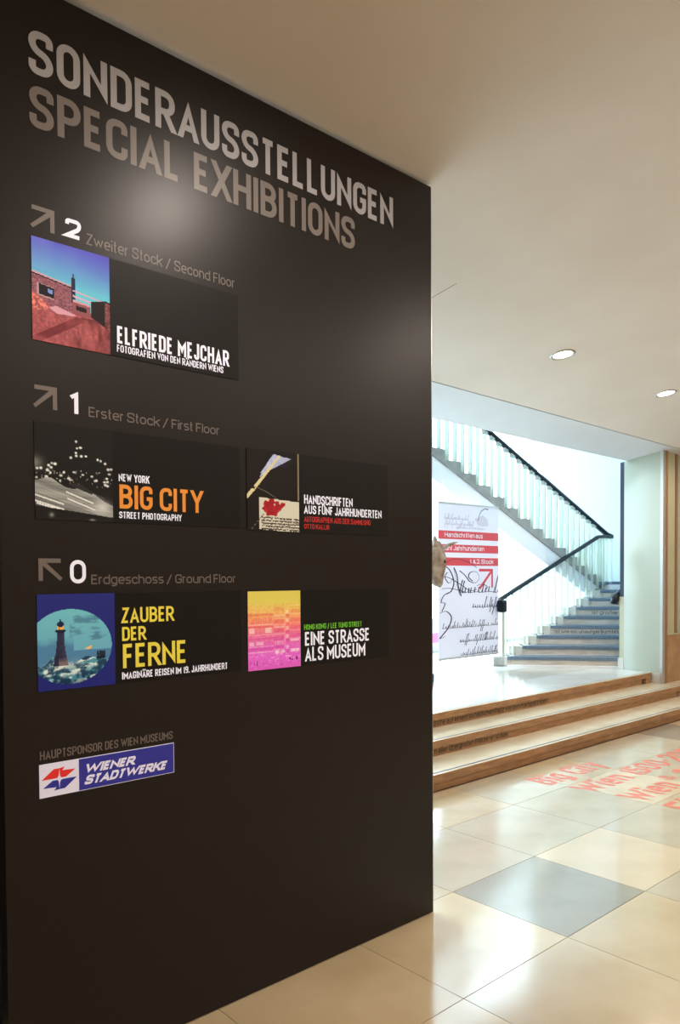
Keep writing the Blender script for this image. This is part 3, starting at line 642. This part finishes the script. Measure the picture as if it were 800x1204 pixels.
def card(name, label, x0, x1, z0, z1, pic, xp, items, group='exhibition cards on the black board'):
    t = thing(name, label, 'sign', ((x0+x1)/2, YP-.003, z0), group)
    MB().box(x0, x1, YP-.003, YP-.0002, z0, z1).build('backing_plate', CARD, t)
    Tc = lambda x, z, o: (x, YP-.0038-o, z)
    picture('picture', pic(), x0, xp, z0, z1, lambda x, z, o: (x, YP-.0034, z), t, PRINT)
    for m, its in items: letters('lettering', m, t, its, Tc)
    return t
card('exhibition_card', 'black card with a blue-sky brick ruin photograph, lettered ELFRIEDE MEJCHAR', .891, 1.671, 2.403, 2.727, pic_quarry, 1.150,
     [(WHITET, [('ELFRIEDE MEJCHAR', 1.175, 1.627, 2.448, .0585, .0093, .13)]), (WHITET, [('FOTOGRAFIEN VON DEN RÄNDERN WIENS', 1.174, 1.601, 2.4185, .0245, .0038, .13)])])
card('exhibition_card', 'black card with a night photograph of a speeding car, lettered BIG CITY', .891, 1.671, 1.838, 2.148, pic_city, 1.152,
     [(WHITET, [('NEW YORK', 1.174, 1.289, 1.9795, .0260, .0042, .13), ('STREET PHOTOGRAPHY', 1.174, 1.416, 1.8535, .0230, .0038, .13)]), (ORANGE, [('BIG CITY', 1.176, 1.506, 1.887, .082, .0135, .14)])])
card('exhibition_card', 'black card with a white quill and red seal, lettered HANDSCHRIFTEN', 1.704, 2.485, 1.833, 2.152, pic_quill, 1.963,
     [(WHITET, [('HANDSCHRIFTEN', 1.990, 2.263, 1.9515, .0375, .0058, .13), ('AUS FÜNF JAHRHUNDERTEN', 1.989, 2.441, 1.9105, .0350, .0056, .13)]), (REDT, [('AUTOGRAPHEN AUS DER SAMMLUNG', 1.989, 2.371, 1.8765, .0235, .0036, .13), ('OTTO KALLIR', 1.989, 2.128, 1.8480, .0205, .0034, .13)])])
card('exhibition_card', 'black card with a round lighthouse picture on blue, lettered ZAUBER DER FERNE', .891, 1.671, 1.287, 1.598, pic_lighthouse, 1.153,
     [(YELLOWT, [('ZAUBER', 1.177, 1.380, 1.4935, .0535, .0085, .13), ('DER', 1.179, 1.269, 1.432, .0485, .0082, .13), ('FERNE', 1.181, 1.431, 1.338, .0835, .013, .13)]), (WHITET, [('IMAGINÄRE REISEN IM 19. JAHRHUNDERT', 1.177, 1.607, 1.300, .0245, .004, .13)])])
card('exhibition_card', 'black card with a yellow to pink street picture, lettered EINE STRASSE ALS MUSEUM', 1.703, 2.483, 1.281, 1.593, pic_street, 1.966,
     [(GREENT, [('HONG KONG / LEE TUNG STREET', 1.985, 2.315, 1.4285, .0225, .0035, .13)]), (WHITET, [('EINE STRASSE', 1.989, 2.362, 1.3625, .0570, .009, .13), ('ALS MUSEUM', 1.989, 2.335, 1.2970, .0590, .009, .13)])])
# sponsor plate
sp = thing('sponsor_plate', 'white and blue sponsor plate with a red and blue arrow emblem near the board bottom', 'sign', (1.133, YP-.003, .944))
MB().box(.891, 1.0185, YP-.003, YP, .944, 1.052).build('white_field', LWHITE, sp)
MB().box(1.0185, 1.374, YP-.003, YP, .944, 1.052).build('frame', LWHITE, sp)
MB().box(1.0205, 1.372, YP-.0036, YP-.003, .946, 1.050).build('blue_field', LBLUE, sp)
TL = lambda x, z, o: (x, YP-.0044-o, z)
letters('lettering', LWHITE, sp, [('WIENER', 1.036, 1.215, .9995, .0300, .0080, .10, .42, .2)], TL)
letters('lettering', LWHITE, sp, [('STADTWERKE', 1.036, 1.338, .9620, .0305, .0080, .08, .42, .2)], TL)
cx, cy = .955, .998
def poly(name, m, P): MB().add([(cx+a, YP-.0036, cy+b) for a, b in P], [tuple(range(len(P)))]).build(name, m, sp)
redp = [(-.058, .003), (-.018, .034), (.018, .034), (.008, .024), (.054, .024), (.022, .003), (.010, .003), (.004, .018), (-.004, .003)]
MB().add([(cx+a, YP-.0036, cy+b) for a, b in [(-.058, .003), (-.018, .034), (.0, .034), (-.002, .010), (-.008, .003)]], [(0, 1, 2, 3, 4)]).build('red_arrow', LRED, sp)
MB().add([(cx+a, YP-.0036, cy+b) for a, b in [(0, .034), (.018, .036), (.010, .026), (.054, .024), (.022, .003), (.006, .003), (.002, .010)]], [(0, 1, 2), (0, 2, 6), (2, 3, 4, 5), (2, 5, 6)]).build('red_arrow', LRED, sp)
MB().add([(cx-a, YP-.0036, cy-b) for a, b in [(-.058, .003), (-.018, .034), (.0, .034), (-.002, .010), (-.008, .003)]], [(0, 1, 2, 3, 4)]).build('blue_arrow', LBLUE, sp)
MB().add([(cx-a, YP-.0036, cy-b) for a, b in [(0, .034), (.018, .036), (.010, .026), (.054, .024), (.022, .003), (.006, .003), (.002, .010)]], [(0, 1, 2), (0, 2, 6), (2, 3, 4, 5), (2, 5, 6)]).build('blue_arrow', LBLUE, sp)
letters('sponsor_lettering', GREYT2, board, [('HAUPTSPONSOR DES WIEN MUSEUMS', .894, 1.371, 1.0665, .0285, .0040, .14)], TP)

# ------------------------------------------------------------------ floor lettering
TF = lambda x, y, o: (x, y, .0006+o)
def ftext(lab, items):
    mb = MB()
    for it in items: text(mb, it[0], TF, *it[1:])
    tag(mb.build('floor_lettering', FRED), lab, 'lettering', 'red lettering on the floor')
ftext('red floor lettering Big City nearest the steps', [('Big City', 5.17, 6.07, 3.300, .245, .045, .10)])
ftext('red floor lettering Wien 1500-2000 in the second line', [('Wien 1500-2000', 5.225, 7.35, 2.955, .235, .045, .10)])
ftext('red floor lettering Wien in the third line, before a small sign', [('Wien', 5.29, 5.92, 2.590, .240, .045, .10), ('&', 5.98, 6.14, 2.72, .14, .02, .1), ('20', 6.26, 6.6, 2.62, .24, .045, .1)])
ftext('red floor lettering Eine in the line nearest the camera', [('Eine', 5.30, 5.95, 2.235, .240, .045, .10)])

# step lettering
def stext(name, lab, s, x0, x1, z0, H, y, st=.0072):
    mb = MB(); text(mb, s, lambda x, z, o: (x, y-.0012-o, z), x0, x1, z0, H, st, .15)
    o = mb.build(name, BLACKL); tag(o, lab, 'lettering'); return o
stext('step_lettering', 'dark lettering about an ugly square on the riser of the top step', 'Karlskirche auf einem so häßlichen Platz wie dem Karlsplatz steht.', 5.00, 7.05, .292, .050, 4.5245)
stext('step_lettering', 'dark lettering ending er ist öde on the riser of the middle step', 'n aller übergroßen Plätze: er ist öde.', 4.79, 5.83, .160, .046, 4.1695)

# ------------------------------------------------------------------ staircase
stair = thing('staircase', 'two-flight stone staircase with cream balusters and a dark handrail', 'staircase', (10, 6.2, LZ))
nx, ny = .62, -.785
def P(i, t=0): return (8.593+.3513*i+nx*t, 6.166+ny*t)
NST = 8
zt = [.543+.1243*i for i in range(NST)]
W1 = 1.5
for i in range(NST):
    z1 = zt[i]; z0 = zt[i-1]-.002 if i else LZ; nxt = .36 if i < NST-1 else .40
    a, b = P(i), P(i, W1)
    sh = lambda p, d: (p[0]+d, p[1])
    # riser body, set back from the nosing
    body = [sh(P(i, .03), .02), sh(P(i, W1), .02), sh(P(i, W1), nxt+.03), sh(P(i, .03), nxt+.03)]
    MB().prism(body, LZ if i == 0 else z0-.1, z1-.045).build('riser', RSTONE, stair)
    MB().prism([a, b, sh(b, nxt), sh(a, nxt)], z1-.045, z1).build('tread', GRAN, stair, bevel=.003)
    e0, e1 = P(i, -.03), P(i, -.19)
    MB().prism([sh(e1, 0), sh(P(i, -.002), 0), sh(P(i, -.002), nxt-.005), sh(e1, nxt-.005)], LZ if i == 0 else z0-.14, z1-.006).build('end_block', ENDST, stair, bevel=.002)
    MB().prism([sh(P(i, -.002), .012), sh(P(i, .028), .012), sh(P(i, .028), nxt), sh(P(i, -.002), nxt)], LZ if i == 0 else z0-.1, z1-.046).build('edge_block', RSTONE, stair)
# solid underside below flight one
MB().prism([P(0, -.16), P(0, W1), P(NST, W1), P(NST, -.16)][:4], LZ, lambda x, y: max(LZ+.02, LZ-.05+.354*((x-nx*((6.166-y)/.785))-8.593))).build('under_slab', SLABW, stair)
# stone foot block with newel
MB().prism([P(0, -.19), P(0, -.03), (P(0, -.03)[0]+.2, P(0, -.03)[1]), (P(0, -.19)[0]+.2, P(0, -.19)[1])], LZ, .541).build('foot_block', ENDST, stair)
# mid landing
ZL = zt[-1]+.1243
MB().prism([P(NST), P(NST, W1), (12.85, P(NST, W1)[1]), (12.85, 7.75), (11.2, 7.75), (11.2, 6.3), (11.5, 6.28)], ZL-.045, ZL).build('turn_landing', GRAN, stair)
MB().prism([P(NST, .02), P(NST, W1-.01), (12.84, P(NST, W1)[1]+.01), (12.84, 7.74), (11.45, 7.74), (11.45, 6.3)], ZL-.3, ZL-.046).build('landing_slab', SLABW, stair)
def rtext(i, s, t0, t1, H=.05, st=.008):
    x0_, y0_ = P(i, 0); z0 = zt[i]-.045-.066
    mb = MB(); text(mb, s, lambda a, z, o: (x0_+.02+nx*a-.785*(.0015+o), y0_+ny*a-.62*(.0015+o), z), t0, t1, z0, H, st, .14)
    mb.build('riser_lettering', FTXT, stair)
rtext(3, 'ist wie ein unaufgeräumtes Wohnzimmer', .05, 1.42)
rtext(5, 'ist großartig, der Karlsplatz', .22, 1.3)
rtext(7, 'das Historische', .16, .8)
# second flight: grey stone steps, white slab
YS0, YS1 = 6.30, 7.70
lowl = lambda x: 3.06-.4237*(x-7.46)
for k in range(-9, 12):
    xa = 7.46+.3136*k; xb = xa+.3136; z = 3.123-.1331*k
    MB().prismy([(xa, lowl(xa)), (xb, lowl(xb)), (xb, z), (xa, z)], YS0, YS1).build('stone_step', GSTONE, stair)
xa, xb = 7.46-.3136*9, 7.46+.3136*12
MB().prismy([(xa, lowl(xa)-.30), (xb+.3, lowl(xb+.3)-.25), (xb+.3, lowl(xb+.3)), (xa, lowl(xa))], YS0+.02, YS1-.02).build('soffit_slab', SLABW, stair)
MB().box(2.6, xa-.001, YS0, YS1, 3.123+.1331*9-.26, 3.123+.1331*9+.13).build('upper_landing_slab', SLABW, stair)
# railings
yr1 = 6.262
r1 = lambda x: 1.308+.360*(x-8.525)
r2 = lambda x: 2.262-.4076*(x-11.65)
def bal(x, y, z0, z1, w=.03, d=.013):
    MB().box(x-d/2, x+d/2, y-w, y+w, z0, z1).build('baluster', BALU, stair)
bal(8.60, yr1, .541, r1(8.60)-.02, .03, .06)
for i in range(NST):
    for q in (0, 1):
        x = 8.593+.3513*i+.11+.1756*q-.02
        if i == 0 and q == 0: x += .02
        z0 = zt[i]-.006
        bal(x, yr1, z0, min(r1(x), 2.25)-.012, .017)
        # small square foot shoe of the baluster
        MB().box(x-.018, x+.018, yr1-.036, yr1+.036, z0, z0+.02).build('baluster_shoe', GSTONE, stair)
for x in (11.25, 11.42, 11.58): bal(x, 6.28, ZL, 2.25)
for k in range(-9, 12):
    for q in (.25, .75):
        x = 7.46+.3136*(k+q); bal(x, YS0+.035, 3.123-.1331*k, r2(x)-.03, .028, .02)
prof = [(-.028, -.022), (.028, -.022), (.034, .0), (.026, .02), (0, .027), (-.026, .02), (-.034, .0)]
h1 = [(8.43, 6.13, 1.26), (8.465, 6.17, 1.285), (8.49, 6.22, 1.295), (8.56, yr1, r1(8.56)), (9.5, yr1, r1(9.5)), (11.08, yr1, r1(11.08)), (11.16, yr1+.005, 2.255), (11.45, 6.28, 2.268), (11.66, 6.30, 2.262)]
MB().sweep(h1, prof).build('handrail', RAILM, stair, True)
MB().box(8.37, 8.49, 6.085, 6.185, 1.15, 1.32).build('handrail_scroll', RAILM, stair, bevel=.03)
h2 = [(11.66, 6.30, 2.262), (11.55, 6.335, r2(11.55)), (9, 6.335, r2(9)), (6.5, 6.335, r2(6.5)), (4.7, 6.335, r2(4.7))]
MB().sweep(h2, [(a*1.1, b*1.35+.012) for a, b in prof]).build('handrail', RAILM, stair, True)
for k in range(-9, 12):
    for q in (.25, .75):
        x = 7.46+.3136*(k+q); z = r2(x)-.035
        MB().prismy([(x-.035, z+.03), (x-.03, z-.02), (x+.03, z-.035), (x+.05, z), (x+.05, z+.02)], 6.31, 6.36).build('rail_bracket', GSTONE, stair)
# wall handrail beside the pillar
wr = thing('wall_handrail', 'dark rounded end of the wall handrail left of the pillar', 'handrail', (9.6, 4.99, 1.3))
MB().sweep([(9.36, 5.02, 1.27), (9.38, 5.02, 1.335), (9.5, 5.005, 1.40), (11.0, 5.03, 1.95), (12.6, 5.03, 2.3)], [(a*1.3, b*2) for a, b in prof]).build('rail', RAILM, wr, True)
MB().box(9.36, 9.46, 4.98, 5.05, 1.30, 1.40).build('rail_end', RAILM, wr, bevel=.03)
for x, z in ((10.2, 1.6), (11.6, 2.0)): MB().box(x-.01, x+.01, 4.98, 5.03, z-.02, z+.02).build('bracket', RAILM, wr)

# ------------------------------------------------------------------ banner
YB = 6.2
ban = thing('hanging_banner', 'tall white handwriting banner with three red stripes hanging before the stair', 'banner', (7.826, YB, .59))
MB().box(7.209, 8.442, YB, YB+.003, .60, 2.562).build('cloth', BANW, ban)
MB().box(7.205, 8.446, YB-.008, YB+.010, 2.556, 2.574).build('top_rail', ALU, ban)
MB().box(7.205, 8.446, YB-.008, YB+.010, .588, .612).build('bottom_rail', ALU, ban)
for x, z in ((7.3, 2.83), (8.35, 2.37+.25)): MB().box(x-.0015, x+.0015, YB-.001, YB+.002, 2.574, max(z, 2.60)).build('wire', STEEL, ban)
TB = lambda x, z, o: (x, YB-.0012-o, z)
def pz(f): return 2.562-1.972*f   # fraction down the banner
for j, (a, b) in enumerate(((.175, .228), (.262, .314), (.346, .398))):
    MB().box(7.211, 8.440, YB-.0008, YB, pz(b), pz(a)).build('red_stripe', BANR, ban)
letters('lettering', BANW, ban, [('Handschriften aus', 7.33, 8.10, pz(.215), .060, .010, .12), ('fünf Jahrhunderten', 7.31, 8.13, pz(.300), .060, .010, .12), ('1. & 2. Stock', 7.83, 8.33, pz(.385), .058, .010, .12)], TB)
def ar():
    x0, x1, z1, z0, w = 8.02, 8.32, pz(.418), pz(.545), .035
    mb = MB(); mb.add([TB(x0, z1, 0), TB(x1, z1, 0), TB(x1, z0, 0), TB(x1-w, z0, 0), TB(x1-w, z1-w, 0), TB(x0, z1-w, 0)], [(0, 1, 4, 5), (1, 2, 3, 4)])
    mb.add([TB(x1-w, z1-.01, 4e-5), TB(x1-.008, z1-w, 4e-5), TB(x0+.03, z0-.02, 4e-5), TB(x0-.005, z0+.0, 4e-5)], [(0, 1, 2, 3)]); mb.build('red_arrow', BANR, ban)
ar()
def curve_pts(ctrl, n=10):
    c = [np.array(p, float) for p in ctrl]; out = []
    for i in range(len(c)-1):
        p0, p1, p2, p3 = c[max(i-1, 0)], c[i], c[i+1], c[min(i+2, len(c)-1)]
        for t in np.linspace(0, 1, n, endpoint=False):
            out.append(.5*((2*p1)+(-p0+p2)*t+(2*p0-5*p1+4*p2-p3)*t*t+(-p0+3*p1-3*p2+p3)*t**3))
    out.append(c[-1]); return out
def pen(mb, pts, w0, w1, T, xmin=7.215, xmax=8.438):
    """ink line, thick on down strokes"""
    pr = None
    for i in range(len(pts)-1):
        a, b = pts[i], pts[i+1]; d = b-a; L = np.hypot(*d)
        if L < 1e-6: continue
        a_ = abs(d[1])/L if d[1] < 0 else 0; w = w0+(w1-w0)*a_; nn = np.array([-d[1], d[0]])/L*w/2
        if min(a[0], b[0]) < xmin or max(a[0], b[0]) > xmax: pr = None; continue
        q = pr if pr is not None else (a+nn, a-nn); r = (b+nn, b-nn)
        o = (i % 9)*1e-5
        mb.add([T(*q[0], o), T(*q[1], o), T(*r[1], o), T(*r[0], o)], [(0, 1, 2, 3)]); pr = r
def scribble(x0, x1, z, h, seed, m=INK, asc=.35, w=(.004, .012), parent=ban, T=TB):
    r = random.Random(seed); pts = []; x = x0
    while x < x1:
        c = r.random(); a = h*(.5+.5*r.random())
        if c < asc: a = h*(1.6+1.2*r.random())
        if c > .93: x += h*.7; pts.append((x, z)); continue
        dn = -h*(1.1+r.random()) if r.random() < .13 else 0
        k = .45; lo_ = r.uniform(0, .18)*h
        pts += [(x, z+lo_), (x+.22*h+k*a, z+a), (x+.12*h+k*a*.9, z+a*.97), (x+.20*h+k*a*.45, z+a*.5), (x+.28*h+k*dn, z+dn), (x+.36*h, z+lo_)]
        x += h*(.55+.6*r.random())
    mb = MB(); pen(mb, curve_pts(pts, 5), w[0], w[1], T); mb.build('handwriting', m, parent)
def B(u, f): return (7.209+1.233*u, pz(f))
def flour(ctrl, w=(.006, .018), m=INK):
    mb = MB(); pen(mb, curve_pts([B(*c) for c in ctrl], 12), *w, TB); mb.build('flourish', m, ban)
flour([(.02, .50), (.12, .47), (.35, .52), (.5, .56), (.62, .555)]); flour([(.05, .545), (.2, .545), (.42, .57)])
flour([(.10, .40), (.18, .43), (.24, .50), (.2, .56), (.12, .58)], (.006, .024)); flour([(.24, .41), (.29, .46), (.31, .53), (.36, .595)], (.006, .024)); flour([(.34, .595), (.30, .54), (.24, .42)])
flour([(.33, .43), (.42, .46), (.5, .50), (.6, .51), (.66, .48), (.62, .44), (.52, .44), (.48, .47), (.55, .50)], (.006, .022))
flour([(.08, .43), (.1, .39), (.25, .355), (.45, .37), (.62, .41)], (.006, .012)); flour([(.62, .53), (.72, .52), (.80, .54), (.76, .56)])
flour([(.14, .44), (.1, .47), (.16, .51), (.22, .48), (.18, .43)])
flour([(.16, .57), (.08, .59), (.04, .63), (.1, .64), (.05, .69)]); flour([(.02, .70), (.12, .69), (.20, .73), (.16, .79), (.06, .84), (.02, .86), (.1, .85)], (.006, .024))
scribble(*[7.6, 8.43], pz(.575), .075, 3, asc=.25, w=(.006, .02)); scribble(7.88, 8.43, pz(.675), .05, 5, asc=.4, w=(.006, .016))
scribble(7.28, 8.43, pz(.80), .036, 8); scribble(7.62, 8.43, pz(.895), .036, 12); scribble(7.62, 8.43, pz(.982), .034, 15)
scribble(7.32, 7.8, pz(.10), .026, 21, m=INKF, w=(.003, .006)); scribble(7.32, 7.9, pz(.135), .024, 22, m=INKF, w=(.003, .006)); scribble(7.55, 8.15, pz(.155), .012, 23, m=INKF, w=(.002, .004))
PQ = mat('pale_print', S((206, 202, 216)), .6)
mb = MB(); mb.prismy([(7.93, pz(.09)), (8.0, pz(.13)), (8.12, pz(.135)), (8.22, pz(.13)), (8.2, pz(.085)), (8.1, pz(.06)), (8.02, pz(.075))], YB-.0011, YB-.0009); mb.build('printed_quill', PQ, ban)
mb = MB(); pen(mb, curve_pts([(8.0, pz(.10)), (8.05, pz(.045)), (8.14, pz(.018)), (8.22, pz(.02))], 8), .01, .02, TB); mb.build('printed_quill', INK, ban)

# ------------------------------------------------------------------ stone head on a plinth, half hidden by the board
pl = thing('display_plinth', 'dark green plinth on the landing, mostly hidden behind the black board', 'plinth', (6.77, 6.02, LZ))
MB().box(6.42, 6.735, 5.86, 6.20, LZ, LZ+.10).build('plinth_foot', PLINTH, pl, bevel=.004)
MB().box(6.44, 6.66, 5.92, 6.17, LZ+.10, 1.40).build('plinth_shaft', PLINTH, pl, bevel=.004)
head = thing('stone_carving', 'weathered brown carved animal head with a pointed ear, peeking past the black board', 'sculpture', (6.8, 6.02, 1.40))
def loft(rings, n=16):
    mb = MB(); vs = []; fs = []
    for c, a, b, ax in rings:  # centre, radius along side, radius depth, tilt
        for k in range(n):
            t = 2*math.pi*k/n; lump = 1+.06*math.sin(3*t+c[2]*20)
            vs.append((c[0]+a*math.cos(t)*lump, c[1]+b*math.sin(t)*lump, c[2]+ax*math.cos(t)))
    for j in range(len(rings)-1):
        for k in range(n): fs.append((j*n+k, j*n+(k+1) % n, (j+1)*n+(k+1) % n, (j+1)*n+k))
    fs += [tuple(range(n))[::-1], tuple(range((len(rings)-1)*n, len(rings)*n))]
    return mb.add(vs, fs)
loft([((6.56, 6.04, 1.40), .08, .09, 0), ((6.58, 6.03, 1.5), .06, .07, 0), ((6.66, 6.02, 1.66), .06, .08, .04), ((6.80, 6.0, 1.80), .06, .08, .06)]).build('neck', BONE, head, True)
loft([((6.90, 5.96, 1.53), .05, .05, -.02), ((6.90, 5.96, 1.56), .075, .07, -.02), ((6.90, 5.96, 1.64), .095, .08, 0), ((6.905, 5.97, 1.75), .12, .10, .01), ((6.91, 5.98, 1.86), .135, .11, .02), ((6.89, 5.99, 1.96), .125, .11, .03), ((6.87, 6.0, 2.03), .09, .09, .03), ((6.85, 6.0, 2.06), .04, .04, .02)]).build('carved_head', BONE, head, True)
loft([((6.96, 5.96, 1.97), .03, .035, .03), ((7.02, 5.92, 2.0), .022, .03, .03), ((7.09, 5.87, 2.035), .012, .02, .02), ((7.15, 5.83, 2.055), .003, .004, 0)], 10).build('ear', BONE, head, True)
loft([((6.83, 5.93, 2.0), .035, .035, 0), ((6.82, 5.92, 2.08), .03, .03, 0), ((6.82, 5.92, 2.12), .008, .008, 0)], 10).build('ear', BONE, head, True)
loft([((6.945, 5.885, 1.80), .028, .015, 0), ((6.945, 5.88, 1.82), .032, .018, 0), ((6.945, 5.885, 1.84), .024, .014, 0)], 10).build('eye_socket', BLACKL, head, True)

pb = thing('floor_display', 'white display panel with a pink stripe beside the window, behind the banner', 'display panel', (9.3, 8.25, LZ))
MB().box(8.95, 9.60, 8.2, 8.23, LZ, .55).build('white_panel', BANW, pb)
MB().box(8.95, 9.60, 8.2, 8.23, .55, .71).build('pink_stripe', PINK, pb)
MB().box(8.95, 9.60, 8.2, 8.23, .71, .95).build('white_panel', BANW, pb)
MB().box(9.0, 9.5, 8.1, 8.4, LZ, LZ+.02).build('foot_plate', ALU, pb)

# pendant lamp in the stairwell
pd = thing('pendant_lamp', 'small glowing globe lamp hanging in the stairwell by the far wall', 'lamp', (12.0, 7.83, 3.57))
MB().lathe([(.001, -.09), (.05, -.078), (.08, -.045), (.09, 0), (.08, .045), (.05, .078), (.02, .09)], 24, (12.0, 7.83, 3.57)).build('globe', GLOBE, pd, True)
MB().lathe([(.022, .085), (.022, .12), (.004, .13)], 12, (12.0, 7.83, 3.57)).build('cap', BRASS, pd)
MB().box(11.997, 12.003, 7.827, 7.833, 3.69, 6.6).build('cord', BRASS, pd)
